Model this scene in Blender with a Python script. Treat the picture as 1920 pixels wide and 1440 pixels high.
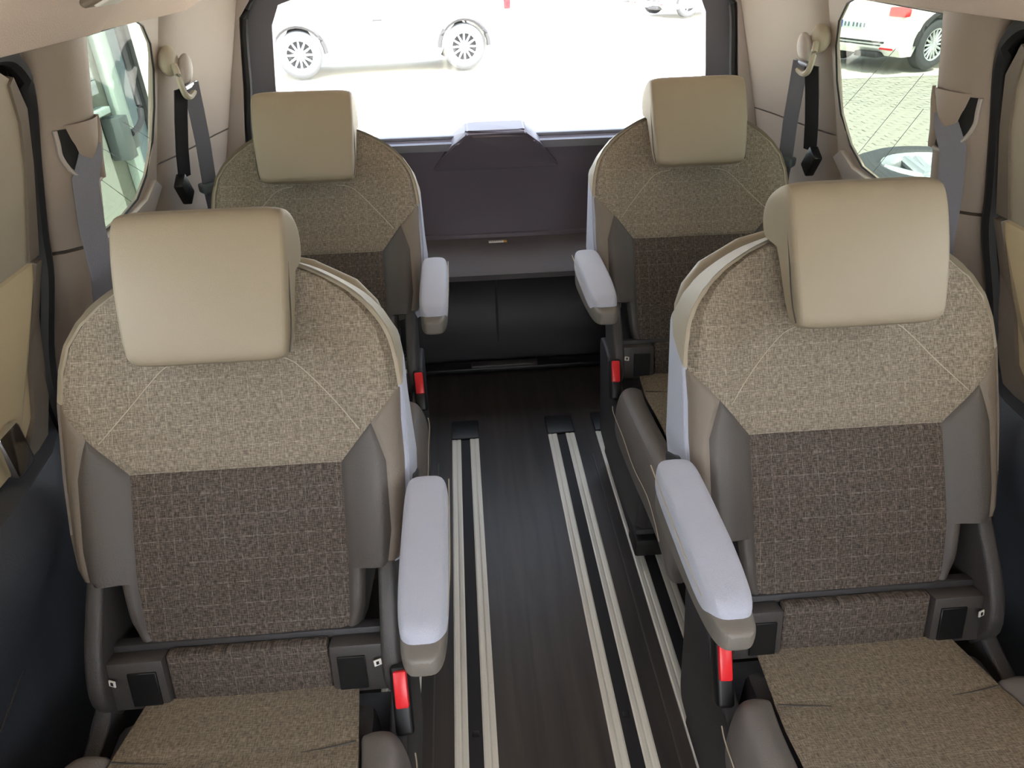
import bpy, bmesh, math, random
from mathutils import Vector, Matrix, Euler
random.seed(7)
C = bpy.context.scene.collection
R = math.radians
for o in list(bpy.data.objects): bpy.data.objects.remove(o)

# ------------------------------------------------------------------ camera, sky, sun, exposure
def make_camera():
    p, y, r = R(32.41), R(3.62), R(1.52)
    fw = Vector((math.sin(y)*math.cos(p), math.cos(y)*math.cos(p), -math.sin(p)))
    rt = Vector((math.cos(y), -math.sin(y), 0)); dn = fw.cross(rt)
    r2 = rt*math.cos(r) + dn*math.sin(r); d2 = dn*math.cos(r) - rt*math.sin(r)
    m = Matrix((r2, -d2, -fw)).transposed().to_4x4()
    m.translation = Vector((-0.101, 0, 1.2))
    cd = bpy.data.cameras.new('camera'); cam = bpy.data.objects.new('camera', cd); C.objects.link(cam)
    cam.matrix_world = m
    cd.sensor_width = 36; cd.lens = 1300/1920*36; cd.clip_start = .02; cd.clip_end = 500
    bpy.context.scene.camera = cam
make_camera()
w = bpy.data.worlds.new('sky'); bpy.context.scene.world = w; w.use_nodes = True
nt = w.node_tree; nt.nodes.clear()
wo = nt.nodes.new('ShaderNodeOutputWorld'); bg = nt.nodes.new('ShaderNodeBackground')
sk = nt.nodes.new('ShaderNodeTexSky'); sk.sky_type = 'NISHITA'; sk.sun_disc = False
sk.sun_elevation = R(55); sk.sun_rotation = R(180); sk.air_density = 1.0; sk.dust_density = 2.5
hs = nt.nodes.new('ShaderNodeHueSaturation'); hs.inputs['Saturation'].default_value = .45
nt.links.new(sk.outputs[0], hs.inputs['Color']); nt.links.new(hs.outputs[0], bg.inputs[0]); nt.links.new(bg.outputs[0], wo.inputs[0])
bg.inputs[1].default_value = 0.42
sd = bpy.data.lights.new('sun', 'SUN'); sd.energy = 6.5; sd.angle = R(0.6); sd.color = (1, .95, .87)
so = bpy.data.objects.new('sun', sd); C.objects.link(so)
so.rotation_euler = Vector((0.05, -0.60, 1.15)).to_track_quat('Z', 'Y').to_euler()
vs = bpy.context.scene.view_settings
vs.view_transform = 'Standard'; vs.look = 'None'; vs.gamma = 1; vs.use_curve_mapping = False
vs.exposure = 2.4

# ------------------------------------------------------------------ materials
def lin(c):
    return tuple(((v/255)/12.92 if v/255 <= .04045 else ((v/255+.055)/1.055)**2.4) for v in c) + (1,)
def mat(name, col, rough=.6, metal=0, bump=0, bscale=300, spec=.5, sheen=0, var=0, vscale=6):
    m = bpy.data.materials.new(name); m.use_nodes = True; t = m.node_tree
    b = t.nodes['Principled BSDF']; b.inputs['Base Color'].default_value = lin(col)
    b.inputs['Roughness'].default_value = rough; b.inputs['Metallic'].default_value = metal
    b.inputs['Specular IOR Level'].default_value = spec
    if sheen: b.inputs['Sheen Weight'].default_value = sheen
    tc = t.nodes.new('ShaderNodeTexCoord')
    if bump:
        n = t.nodes.new('ShaderNodeTexNoise'); n.inputs['Scale'].default_value = bscale; n.inputs['Detail'].default_value = 3
        t.links.new(tc.outputs['Object'], n.inputs['Vector'])
        bp = t.nodes.new('ShaderNodeBump'); bp.inputs['Strength'].default_value = bump; bp.inputs['Distance'].default_value = .002
        t.links.new(n.outputs['Fac'], bp.inputs['Height']); t.links.new(bp.outputs[0], b.inputs['Normal'])
    if var:
        n = t.nodes.new('ShaderNodeTexNoise'); n.inputs['Scale'].default_value = vscale; n.inputs['Detail'].default_value = 4
        t.links.new(tc.outputs['Object'], n.inputs['Vector'])
        mx = t.nodes.new('ShaderNodeMix'); mx.data_type = 'RGBA'
        c = lin(col); mx.inputs[6].default_value = tuple(v*(1-var) for v in c[:3])+(1,); mx.inputs[7].default_value = tuple(min(1, v*(1+var)) for v in c[:3])+(1,)
        t.links.new(n.outputs['Fac'], mx.inputs[0]); t.links.new(mx.outputs[2], b.inputs['Base Color'])
    return m
def weave(name, dark, mid, light, axes=(0, 2), lines=.5):
    """woven cloth: two crossed sets of fine threads with irregular pale slubs"""
    m = bpy.data.materials.new(name); m.use_nodes = True; t = m.node_tree; N = t.nodes; L = t.links
    b = N['Principled BSDF']; b.inputs['Roughness'].default_value = .9; b.inputs['Specular IOR Level'].default_value = .2
    tc = N.new('ShaderNodeTexCoord'); sp = N.new('ShaderNodeSeparateXYZ'); L.new(tc.outputs['Object'], sp.inputs[0])
    U, V = sp.outputs[axes[0]], sp.outputs[axes[1]]
    def comb(a, ka, c, kc, off=0):
        m1 = N.new('ShaderNodeMath'); m1.operation = 'MULTIPLY'; L.new(a, m1.inputs[0]); m1.inputs[1].default_value = ka
        m2 = N.new('ShaderNodeMath'); m2.operation = 'MULTIPLY'; L.new(c, m2.inputs[0]); m2.inputs[1].default_value = kc
        cb = N.new('ShaderNodeCombineXYZ'); L.new(m1.outputs[0], cb.inputs[0]); L.new(m2.outputs[0], cb.inputs[1]); cb.inputs[2].default_value = off
        n = N.new('ShaderNodeTexNoise'); n.inputs['Scale'].default_value = 1; n.inputs['Detail'].default_value = 1
        L.new(cb.outputs[0], n.inputs['Vector'])
        mr = N.new('ShaderNodeMapRange'); mr.inputs[1].default_value = .36; mr.inputs[2].default_value = .64
        L.new(n.outputs['Fac'], mr.inputs[0]); return mr.outputs[0]
    a = comb(U, 760, V, 110); c = comb(U, 110, V, 760, 5)
    mx = N.new('ShaderNodeMath'); mx.operation = 'ADD'; L.new(a, mx.inputs[0]); L.new(c, mx.inputs[1])
    hf = N.new('ShaderNodeMath'); hf.operation = 'MULTIPLY'; L.new(mx.outputs[0], hf.inputs[0]); hf.inputs[1].default_value = .5
    # sparse pale threads every couple of centimetres
    def thread(a1, k, brk):
        m1 = N.new('ShaderNodeMath'); m1.operation = 'MULTIPLY'; L.new(a1, m1.inputs[0]); m1.inputs[1].default_value = k
        f = N.new('ShaderNodeMath'); f.operation = 'FRACT'; L.new(m1.outputs[0], f.inputs[0])
        l = N.new('ShaderNodeMath'); l.operation = 'LESS_THAN'; L.new(f.outputs[0], l.inputs[0]); l.inputs[1].default_value = .05
        q = N.new('ShaderNodeMath'); q.operation = 'MULTIPLY'; L.new(l.outputs[0], q.inputs[0]); L.new(brk, q.inputs[1]); return q.outputs[0]
    tx = thread(U, 43, comb(U, 60, V, 150, 9)); ty = thread(V, 31, comb(U, 150, V, 60, 2))
    tm = N.new('ShaderNodeMath'); tm.operation = 'MAXIMUM'; L.new(tx, tm.inputs[0]); L.new(ty, tm.inputs[1])
    tk = N.new('ShaderNodeMath'); tk.operation = 'MULTIPLY'; L.new(tm.outputs[0], tk.inputs[0]); tk.inputs[1].default_value = lines
    r = N.new('ShaderNodeValToRGB'); r.color_ramp.elements[0].color = lin(dark); r.color_ramp.elements[0].position = .1
    r.color_ramp.elements[1].color = lin(light); r.color_ramp.elements[1].position = .95
    e = r.color_ramp.elements.new(.5); e.color = lin(mid); L.new(hf.outputs[0], r.inputs[0])
    mc = N.new('ShaderNodeMix'); mc.data_type = 'RGBA'; L.new(tk.outputs[0], mc.inputs[0]); L.new(r.outputs[0], mc.inputs[6])
    mc.inputs[7].default_value = lin(tuple(min(255, v+55) for v in light)); L.new(mc.outputs[2], b.inputs['Base Color'])
    bp = N.new('ShaderNodeBump'); bp.inputs['Strength'].default_value = .5; bp.inputs['Distance'].default_value = .0008
    L.new(hf.outputs[0], bp.inputs['Height']); L.new(bp.outputs[0], b.inputs['Normal'])
    return m
M = {}
M['weave_light'] = weave('woven_beige_cloth', (106,96,84), (132,121,106), (158,147,131), lines=.2)
M['weave_dark'] = weave('woven_brown_cloth', (58,51,46), (84,75,68), (112,102,94), lines=.28)
M['weave_seat'] = weave('woven_seat_cloth', (98,89,76), (122,111,95), (146,135,117), axes=(0, 1), lines=.15)
M['cream'] = mat('cream_leatherette', (166,156,138), .55, bump=.25, bscale=500)
M['head'] = mat('cream_headrest_cover', (148,135,115), .6, bump=.2, bscale=600)
M['grey_leather'] = mat('grey_leatherette', (80,74,69), .5, bump=.25, bscale=450)
M['lit_leather'] = mat('grey_leatherette_lit', (112,106,101), .5, bump=.25, bscale=450)  # grey leatherette brightened to hold the stronger light on the cushion bolsters
M['taupe'] = mat('taupe_leatherette', (116,105,93), .55, bump=.25, bscale=450)
M['felt'] = mat('grey_felt', (168,172,186), .9, bump=.5, bscale=900, sheen=.3)
M['arm_pad'] = mat('armrest_fabric', (170,172,184), .85, bump=.5, bscale=900, sheen=.3)
M['arm_base'] = mat('armrest_plastic', (112,106,98), .5, bump=.2, bscale=600)
M['plastic'] = mat('dark_grey_plastic', (66,62,60), .45, bump=.3, bscale=700)
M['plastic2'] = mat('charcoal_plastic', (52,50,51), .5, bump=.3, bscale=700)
M['black'] = mat('black_plastic', (18,18,19), .45)
M['blackrub'] = mat('black_rubber', (17,15,18), .6)
M['beige'] = mat('beige_trim_plastic', (150,136,124), .6, bump=.2, bscale=700)
M['beige_light'] = mat('pale_trim_plastic', (172,163,156), .6, bump=.2, bscale=700)
M['beige_warm'] = mat('warm_door_fabric', (196,178,142), .75, bump=.3, bscale=600)
M['headliner'] = mat('headliner_felt', (212,192,178), .95, bump=.6, bscale=500)
M['tail_dark'] = mat('tailgate_plastic', (94,87,96), .5, bump=.25, bscale=600)
M['tail_grey'] = mat('tailgate_frame_plastic', (104,104,112), .5, bump=.2, bscale=600)
M['tray'] = mat('tray_plastic', (84,79,80), .75, bump=.4, bscale=500)
M['dark_trim'] = mat('dark_blue_grey_trim', (68,71,77), .5, bump=.3, bscale=500)
M['belt'] = mat('belt_webbing', (116,116,126), .45, bump=.4, bscale=900)
M['belt_black'] = mat('black_belt_webbing', (20,18,22), .7)
M['red'] = mat('red_button', (225,38,44), .35)
M['chrome'] = mat('chrome', (210,210,210), .15, 1)
M['alu'] = mat('brushed_aluminium', (214,210,198), .5, .35, bump=.15, bscale=200)
M['white'] = mat('white_print', (225,222,214), .5)
M['yellow'] = mat('yellow_print', (200,150,40), .5)
M['stitch'] = mat('pale_thread', (178,166,146), .8)
M['dstitch'] = mat('dark_thread', (70,66,62), .8)
M['carwhite'] = mat('white_car_paint', (232,232,230), .25)
M['carglass'] = mat('dark_car_glass', (60,66,70), .08)
M['tyre'] = mat('tyre_rubber', (62,64,68), .7, bump=.4, bscale=60)
M['rim'] = mat('silver_alloy', (190,194,198), .3, .6)
M['arch'] = mat('wheel_arch_black', (40,40,44), .7)
M['tail_red'] = mat('red_lamp_lens', (205,20,30), .2)
M['plate'] = mat('number_plate_white', (205,212,214), .5)
M['plate_blue'] = mat('number_plate_blue', (30,70,160), .5)
M['plate_mark'] = mat('number_plate_ink', (90,110,120), .5)
M['paver'] = mat('grey_paving', (150,148,138), .9, bump=.5, bscale=60, var=.12, vscale=3)
M['joint'] = mat('sandy_joint', (112,110,100), .95, var=.15, vscale=8)
M['concrete'] = mat('pale_concrete', (196,192,182), .9, bump=.3, bscale=30, var=.08, vscale=.8)
M['wallwhite'] = mat('painted_wall', (176,180,168), .8, var=.05)
M['wallolive'] = mat('olive_grey_panel', (112,116,104), .7, var=.08)
M['framegreen'] = mat('pale_door_post', (178,194,188), .5)
M['bluegrey'] = mat('blue_grey_door_leaf', (104,120,130), .55, var=.05)
M['shutter'] = mat('pale_siding', (176,180,182), .7)
M['pipe'] = mat('dark_cable_sheath', (60,58,64), .5)
M['box'] = mat('grey_switch_box', (84,92,94), .5)
def floor_mat():
    m = mat('dark_plank_vinyl', (50,45,43), .42, bump=.15, bscale=80); t = m.node_tree; N = t.nodes; L = t.links
    tc = N.new('ShaderNodeTexCoord'); mp = N.new('ShaderNodeMapping'); mp.inputs['Scale'].default_value = (26, 1.6, 1)
    L.new(tc.outputs['Object'], mp.inputs[0]); n = N.new('ShaderNodeTexNoise'); n.inputs['Scale'].default_value = 1.4; n.inputs['Detail'].default_value = 6; n.inputs['Distortion'].default_value = .6
    L.new(mp.outputs[0], n.inputs['Vector']); r = N.new('ShaderNodeValToRGB')
    r.color_ramp.elements[0].position = .3; r.color_ramp.elements[0].color = lin((34,31,31)); r.color_ramp.elements[1].position = .72; r.color_ramp.elements[1].color = lin((58,52,48))
    L.new(n.outputs['Fac'], r.inputs[0]); L.new(r.outputs[0], N['Principled BSDF'].inputs['Base Color']); return m
M['floor'] = floor_mat()
def glass_mat(name, tint):
    m = bpy.data.materials.new(name); m.use_nodes = True; t = m.node_tree; t.nodes.clear()
    o = t.nodes.new('ShaderNodeOutputMaterial'); tr = t.nodes.new('ShaderNodeBsdfTransparent'); tr.inputs[0].default_value = tint
    g = t.nodes.new('ShaderNodeBsdfGlossy'); g.inputs['Roughness'].default_value = .02; g.inputs[0].default_value = (1, 1, 1, 1)
    f = t.nodes.new('ShaderNodeValue'); f.outputs[0].default_value = .03
    mx = t.nodes.new('ShaderNodeMixShader'); t.links.new(f.outputs[0], mx.inputs[0]); t.links.new(tr.outputs[0], mx.inputs[1]); t.links.new(g.outputs[0], mx.inputs[2]); t.links.new(mx.outputs[0], o.inputs[0])
    return m
M['glass'] = glass_mat('clear_glass', (.96, .97, .96, 1))
M['glass_tint'] = glass_mat('privacy_tinted_glass', (.385, .415, .38, 1))
M['glass_door'] = glass_mat('lightly_tinted_glass', (.80, .82, .80, 1))

# ------------------------------------------------------------------ helpers
def mobj(name, verts, faces, m, parent=None, smooth=False, mats=None, fm=None):
    me = bpy.data.meshes.new(name); me.from_pydata([tuple(v) for v in verts], [], faces)
    me.validate(); me.update()
    bm = bmesh.new(); bm.from_mesh(me); bmesh.ops.recalc_face_normals(bm, faces=bm.faces); bm.to_mesh(me); bm.free()
    me.materials.append(m)
    if mats:
        for q in mats: me.materials.append(q)
    if smooth:
        for p in me.polygons: p.use_smooth = True
        try: me.set_sharp_from_angle(angle=R(38))
        except Exception: pass
    o = bpy.data.objects.new(name, me); C.objects.link(o)
    if parent: o.parent = parent
    return o
def bobj(name, bm, m, parent=None, smooth=True, loc=None, rot=None):
    bmesh.ops.recalc_face_normals(bm, faces=bm.faces)
    me = bpy.data.meshes.new(name); bm.to_mesh(me); bm.free(); me.materials.append(m)
    if smooth:
        for p in me.polygons: p.use_smooth = True
        try: me.set_sharp_from_angle(angle=R(38))
        except Exception: pass
    o = bpy.data.objects.new(name, me); C.objects.link(o)
    if parent: o.parent = parent
    if loc: o.location = loc
    if rot: o.rotation_euler = rot
    return o
def add_box(bm, c, s, rot=None, bev=0, seg=2, taper=None):
    r = bmesh.ops.create_cube(bm, size=1); vs_ = r['verts']
    for v in vs_:
        k = 1
        if taper and v.co.z > 0: v.co.x *= taper; v.co.y *= taper
        v.co = Vector((v.co.x*s[0], v.co.y*s[1], v.co.z*s[2]))
    if bev:
        es = list({e for v in vs_ for e in v.link_edges})
        rr = bmesh.ops.bevel(bm, geom=es, offset=bev, segments=seg, affect='EDGES', profile=.5)
        vs_ = list({v for f in rr['faces'] for v in f.verts} | {v for v in vs_ if v.is_valid})
    mt = Matrix.Translation(c) @ (Euler(rot).to_matrix().to_4x4() if rot else Matrix())
    bmesh.ops.transform(bm, matrix=mt, verts=vs_)
def box(name, c, s, m, parent=None, bev=.004, rot=None, seg=2):
    bm = bmesh.new(); add_box(bm, c, s, rot, bev, seg); return bobj(name, bm, m, parent)
def add_prism(bm, pts, ax, lo, hi, bev=0, seg=3):
    """pts 2-D polygon in the plane normal to ax; extruded lo..hi"""
    def P3(a, b, h): return {'x': (h, a, b), 'y': (a, h, b), 'z': (a, b, h)}[ax]
    A = [bm.verts.new(P3(a, b, lo)) for a, b in pts]; B = [bm.verts.new(P3(a, b, hi)) for a, b in pts]
    fs = [bm.faces.new(A), bm.faces.new(B[::-1])]
    n = len(pts)
    for i in range(n): fs.append(bm.faces.new((A[i], B[i], B[(i+1) % n], A[(i+1) % n])))
    bmesh.ops.recalc_face_normals(bm, faces=fs)
    if bev:
        es = [e for e in fs[0].edges] + [e for e in fs[1].edges]
        bmesh.ops.bevel(bm, geom=es, offset=bev, segments=seg, affect='EDGES', profile=.5)
def prism(name, pts, ax, lo, hi, m, parent=None, bev=0, seg=3):
    bm = bmesh.new(); add_prism(bm, pts, ax, lo, hi, bev, seg); return bobj(name, bm, m, parent)
def smoothpath(pts, n=6, closed=False):
    pts = [Vector(p) for p in pts]; out = []; N = len(pts); rng = N if closed else N-1
    for i in range(rng):
        if closed: p0, p1, p2, p3 = pts[i-1], pts[i], pts[(i+1) % N], pts[(i+2) % N]
        else: p0, p1, p2, p3 = pts[max(i-1, 0)], pts[i], pts[i+1], pts[min(i+2, N-1)]
        for k in range(n):
            t = k/n
            out.append(.5*((2*p1)+(p2-p0)*t+(2*p0-5*p1+4*p2-p3)*t*t+(3*p1-p0-3*p2+p3)*t**3))
    if not closed: out.append(pts[-1])
    return out
def add_tube(bm, pts, r, seg=8, closed=False):
    pts = [Vector(p) for p in pts]; n = len(pts); rings = []
    for i, p in enumerate(pts):
        a = pts[i-1] if (i > 0 or closed) else p; b = pts[(i+1) % n] if (i < n-1 or closed) else p
        t = (b-a).normalized(); up = Vector((0, 0, 1)) if abs(t.z) < .9 else Vector((0, 1, 0))
        x = t.cross(up).normalized(); y = t.cross(x)
        rr = r[i] if isinstance(r, (list, tuple)) else r
        rings.append([bm.verts.new(p + x*math.cos(2*math.pi*k/seg)*rr + y*math.sin(2*math.pi*k/seg)*rr) for k in range(seg)])
    for i in range(n if closed else n-1):
        A, B = rings[i], rings[(i+1) % n]
        for k in range(seg): bm.faces.new((A[k], A[(k+1) % seg], B[(k+1) % seg], B[k]))
    if not closed: bm.faces.new(rings[0][::-1]); bm.faces.new(rings[-1])
def tube(name, pts, r, m, parent=None, seg=8, closed=False):
    bm = bmesh.new(); add_tube(bm, pts, r, seg, closed); return bobj(name, bm, m, parent)
def strap(name, pts, wvec, width, th, m, parent=None):
    """flat webbing following pts; wvec = width direction(s)"""
    pts = [Vector(p) for p in pts]; bm = bmesh.new(); rings = []
    for i, p in enumerate(pts):
        a = pts[max(i-1, 0)]; b = pts[min(i+1, len(pts)-1)]; t = (b-a).normalized()
        wv = Vector(wvec[i] if isinstance(wvec, list) else wvec); wv = (wv - t*wv.dot(t)).normalized(); nn = t.cross(wv)
        W = width/2; T = th/2
        rings.append([bm.verts.new(p+wv*W*s+nn*T*q) for s, q in ((-1, -1), (-.9, -1.3), (-.8, -1), (.8, -1), (.9, -1.3), (1, -1), (1, 1), (.9, 1.3), (.8, 1), (-.8, 1), (-.9, 1.3), (-1, 1))])
    for A, B in zip(rings, rings[1:]):
        k = len(A)
        for j in range(k): bm.faces.new((A[j], A[(j+1) % k], B[(j+1) % k], B[j]))
    bm.faces.new(rings[0][::-1]); bm.faces.new(rings[-1])
    return bobj(name, bm, m, parent)
def lathe(bm, prof, axis='x', seg=32, c=(0, 0, 0)):
    rings = []
    for a, r in prof:
        ring = []
        for k in range(seg):
            t = 2*math.pi*k/seg; q = (a, r*math.cos(t), r*math.sin(t)) if axis == 'x' else (r*math.cos(t), r*math.sin(t), a) if axis == 'z' else (r*math.cos(t), a, r*math.sin(t))
            ring.append(bm.verts.new(Vector(q)+Vector(c)))
        rings.append(ring)
    for A, B in zip(rings, rings[1:]):
        for k in range(seg): bm.faces.new((A[k], A[(k+1) % seg], B[(k+1) % seg], B[k]))
def empty(name, loc, label, cat, group=None, rz=0):
    o = bpy.data.objects.new(name, None); C.objects.link(o); o.location = loc; o.rotation_euler = (0, 0, rz)
    o['label'] = label; o['category'] = cat
    if group: o['group'] = group
    o.empty_display_size = .05
    return o
def tag(o, label, cat, group=None):
    o['label'] = label; o['category'] = cat
    if group: o['group'] = group
    return o
def struct(o, label=None):
    o['kind'] = 'structure'
    if label: o['label'] = label
    return o
def copy_tree(o, parent=None):
    c = o.copy(); C.objects.link(c); c.parent = parent
    for ch in o.children: copy_tree(ch, c)
    return c

def lerp(tab, v):
    if v <= tab[0][0]: return tab[0][1]
    for (a, x), (b, y) in zip(tab, tab[1:]):
        if v <= b: return x+(y-x)*(v-a)/(b-a) if b > a else y
    return tab[-1][1]
# ------------------------------------------------------------------ cabin shell
def wx(Z): return .80-(Z-.70)*.30 if Z > .70 else .80
def wall_mesh(name, outer, holes, s, m, parent=None, th=.03, off=0):
    """flat (Y,Z) outline with holes laid on the leaning side wall, given thickness outwards"""
    bm = bmesh.new(); edges = []
    for loop in [outer]+holes:
        vs_ = [bm.verts.new((s*(wx(z)+off), y, z)) for y, z in loop]
        edges += [bm.edges.new((vs_[i], vs_[(i+1) % len(vs_)])) for i in range(len(vs_))]
    r = bmesh.ops.triangle_fill(bm, use_beauty=True, use_dissolve=False, edges=edges)
    fs = [f for f in bm.faces]
    ex = bmesh.ops.extrude_face_region(bm, geom=fs)
    vv = [g for g in ex['geom'] if isinstance(g, bmesh.types.BMVert)]
    bmesh.ops.translate(bm, vec=(s*th, 0, th*.25), verts=vv)
    return bobj(name, bm, m, parent, smooth=False)
def arc2(pts, n=5): return [(p.x, p.y) for p in smoothpath([(a, b, 0) for a, b in pts], n)]

floor = struct(box('floor', (0, .50, -.02), (1.66, 3.1, .04), M['floor'], None, 0))
# raised vinyl joint lines beside the rails
for x0, x1 in ((.205, .222), (-.205, -.222)):
    box('floor_joint', ((x0+x1)/2, .3, .001), (.003, 2.4, .002), M['plastic'], floor, 0)

QH = [(1.195, .757), (1.42, .755), (1.49, .765), (1.54, .80), (1.575, .86), (1.585, .93), (1.58, 1.0), (1.56, 1.05), (1.52, 1.085), (1.48, 1.097), (1.195, 1.09)]
walls = {}; SP = {}
for s, nm in ((-1, 'left'), (1, 'right')):
    wl = struct(wall_mesh('wall_'+nm, [(1.07, .84), (1.92, .84), (2.0, .84), (2.0, 1.14), (1.07, 1.14)] if 0 else [(1.07, .705), (2.0, .705), (2.0, 1.15), (1.07, 1.15)], [QH], s, M['beige'], None, .008))
    walls[s] = wl
    wall_mesh('lower_trim', [(1.07, .52), (2.05, .52), (2.05, .70), (1.07, .70)], [], s, M['beige'], wl)
    wall_mesh('kick_panel', [(1.03, 0), (2.05, 0), (2.05, .515), (1.03, .515)], [], s, M['plastic2'], wl, off=-.005)
    # moulded sill bulging in along the bottom of the quarter window
    wall_mesh('sill_trim', [(1.19, .715), (1.55, .715), (1.60, .76), (1.56, .785), (1.51, .757), (1.42, .748), (1.19, .75)], [], s, M['beige_light'], wl, th=.02, off=-.012)
    # quarter window
    win = struct(wall_mesh('window_1' if s < 0 else 'window_3', [(y, z) for y, z in [(1.17, .74), (1.60, .74), (1.61, 1.11), (1.17, 1.11)]], [], s, M['glass_tint'], None, th=.004, off=.012))
    rub = [(s*(wx(z)+.002), y, z) for y, z in QH]
    tube('window_seal', rub, .0022, M['blackrub'], win, 6, True)
    bm = bmesh.new()
    if s > 0: wires = [((1.60, .86), (1.36, 1.02)), ((1.53, .78), (1.27, .99)), ((1.46, .76), (1.27, .93))]
    else: wires = [((1.56, .80), (1.27, .94)), ((1.52, .74), (1.27, .89)), ((1.60, .86), (1.44, .93))]
    for (y0, z0), (y1, z1) in wires:
        add_tube(bm, [(s*(wx(z0)+.0105), y0, z0), (s*(wx(z1)+.0105), y1, z1)], .0006, 5)
    bobj('aerial_wires', bm, M['box'], win)
    # pillar between the sliding door and the quarter window: rounded column
    sec = [(1.075, .005), (1.078, -.008), (1.088, -.026), (1.105, -.040), (1.125, -.046), (1.15, -.048), (1.168, -.046), (1.178, -.038), (1.184, -.015), (1.190, .02), (1.075, .02)]
    def pillar(name, zs, m, parent, k=1):
        V = []; F = []; n = len(sec)
        for z in zs:
            for y, d in sec: V.append((s*(wx(z)+d*k*((1 if s < 0 else .85)+.45*min(1, max(0, (1.1-z)/.3)) if d < 0 else 1)+.001), y+(.78-min(z, .78))*-.08, z))
        for i in range(len(zs)-1):
            for j in range(n): F.append((i*n+j, i*n+(j+1) % n, (i+1)*n+(j+1) % n, (i+1)*n+j))
        F.append(tuple(range(n))); F.append(tuple(range((len(zs)-1)*n, len(zs)*n))[::-1])
        return mobj(name, V, F, m, parent, True)
    pil = struct(pillar('trim_1' if s < 0 else 'trim_2', [.808, .9, 1.0, 1.105], M['beige'], None))
    pillar('pillar_lower_cover', [.53, .6, .7, .77, .802], M['beige'], pil, .97)
    pillar('pillar_foot', [.02, .2, .4, .526], M['plastic2'], pil, .9)
    # belt outlet: dark half moon, pale lip and the cone that guides the webbing
    def kz(z): return (1 if s < 0 else .85)+.45*min(1, max(0, (1.1-z)/.3))
    def sp(y, z, d): return (s*(wx(z)+min(0, lerp(sec, y))*kz(z)-.001-d), y, z)
    def surf_patch(nm, zs, yl, yr, off, m, nc=10):
        V = []; F = []
        for i_, z in enumerate(zs):
            for j_ in range(nc+1):
                t_ = j_/nc; y = yl(z)+(yr(z)-yl(z))*t_; V.append(sp(y, z, off(t_, i_/(len(zs)-1))))
        for i_ in range(len(zs)-1):
            for j_ in range(nc): a_ = i_*(nc+1)+j_; F.append((a_, a_+1, a_+nc+2, a_+nc+1))
        return mobj(nm, V, F, m, pil, True)
    SP[s] = (lambda s_: lambda y, z, d: (s_*(wx(z)+min(0, lerp(sec, y))*((1 if s_ < 0 else .85)+.45*min(1, max(0, (1.1-z)/.3)))-.001-d), y, z))(s)
    zz = lambda a_, b_, n_=14: [a_+(b_-a_)*i_/n_ for i_ in range(n_+1)]
    moonL = lambda z: lerp([(.898, 1.135), (.905, 1.120), (.915, 1.108), (.93, 1.097), (.95, 1.090), (.987, 1.087)], z)
    moonR = lambda z: lerp([(.898, 1.140), (.905, 1.158), (.92, 1.160), (.987, 1.160)], z)
    surf_patch('belt_slot', zz(.898, .987), moonL, moonR, lambda u_, v_: .0012, M['black'])
    tube('belt_slot_lip', smoothpath([sp(moonL(z), z, .0015) for z in (.987, .968, .95, .93, .915, .905, .899)]+[sp(1.155, .899, .0015), sp(1.168, .903, .001)], 4), .0036, M['beige_light'], pil)
    surf_patch('belt_guide_cone', zz(.936, .992), lambda z: lerp([(.936, 1.122), (.945, 1.112), (.97, 1.102), (.992, 1.096)], z), lambda z: lerp([(.936, 1.130), (.945, 1.142), (.97, 1.158), (.992, 1.172)], z),
               lambda u_, v_: .002+.016*math.sin(math.pi*u_)**.6*(.35+.65*min(1, 3*v_))*(1-.75*v_), M['beige'])
    surf_patch('slot_cover', zz(.899, .992), lambda z: lerp([(.899, 1.156), (.93, 1.146), (.96, 1.156), (.992, 1.172)], z), lambda z: 1.177, lambda u_, v_: .002+.006*math.sin(math.pi*min(1, u_*1.2))**.5, M['beige'])
    if s > 0: pil.location.y = -.03
    # rear corner pillar: leans in from the quarter window to the tailgate frame
    def dp(name, z0, z1, m, parent, d=0):
        V = []; prof = [(1.589, .006), (1.61, -.008), (1.66, -.020), (1.75, -.035), (1.86, -.05), (1.93, -.065), (1.955, -.062), (1.96, -.03), (1.96, .02), (1.60, .02)]
        zs = [z0+(z1-z0)*i/4 for i in range(5)]; n = len(prof); F = []
        for z in zs:
            for y, dd in prof: V.append((s*(wx(z)+dd+d), y, z))
        for i in range(4):
            for j in range(n): F.append((i*n+j, i*n+(j+1) % n, (i+1)*n+(j+1) % n, (i+1)*n+j))
        F.append(tuple(range(n))); F.append(tuple(range(4*n, 5*n))[::-1])
        return mobj(name, V, F, m, parent, True)
    dpl = struct(dp('trim_3' if s < 0 else 'trim_4', .812, 1.14, M['beige'], None))
    dp('corner_lower_cover', .50, .808, M['beige'], dpl)
    # sliding door: padded upper frame, belt line seam, warm lower panel, dark armrest bulge
    d = struct(wall_mesh('door_1' if s < 0 else 'door_2', [(.30, .815), (1.045, .815), (1.05, .95), (1.045, 1.02), (1.02, 1.065), (.98, 1.085), (.30, 1.085)], [[(.34, .85), (.78, .85), (.80, .95), (.78, 1.05), (.34, 1.05)]], s, M['cream'], None, th=.03, off=-.012))
    wall_mesh('door_window_pane', [(.32, .83), (.82, .83), (.82, 1.07), (.32, 1.07)], [], s, M['glass_door'], d, th=.004, off=.03)
    wall_mesh('door_edge_strip', [(1.02, .817), (1.048, .817), (1.053, .95), (1.048, 1.025), (1.02, 1.068), (1.01, 1.06), (1.028, 1.01), (1.033, .95)], [], s, M['taupe'], d, th=.02, off=-.016)
    wall_mesh('door_panel', [(.30, .56), (.86, .56), (.93, .60), (.985, .68), (1.035, .80), (1.037, .81), (.30, .81)], [], s, M['beige_warm'], d, th=.03, off=-.014)
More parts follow.
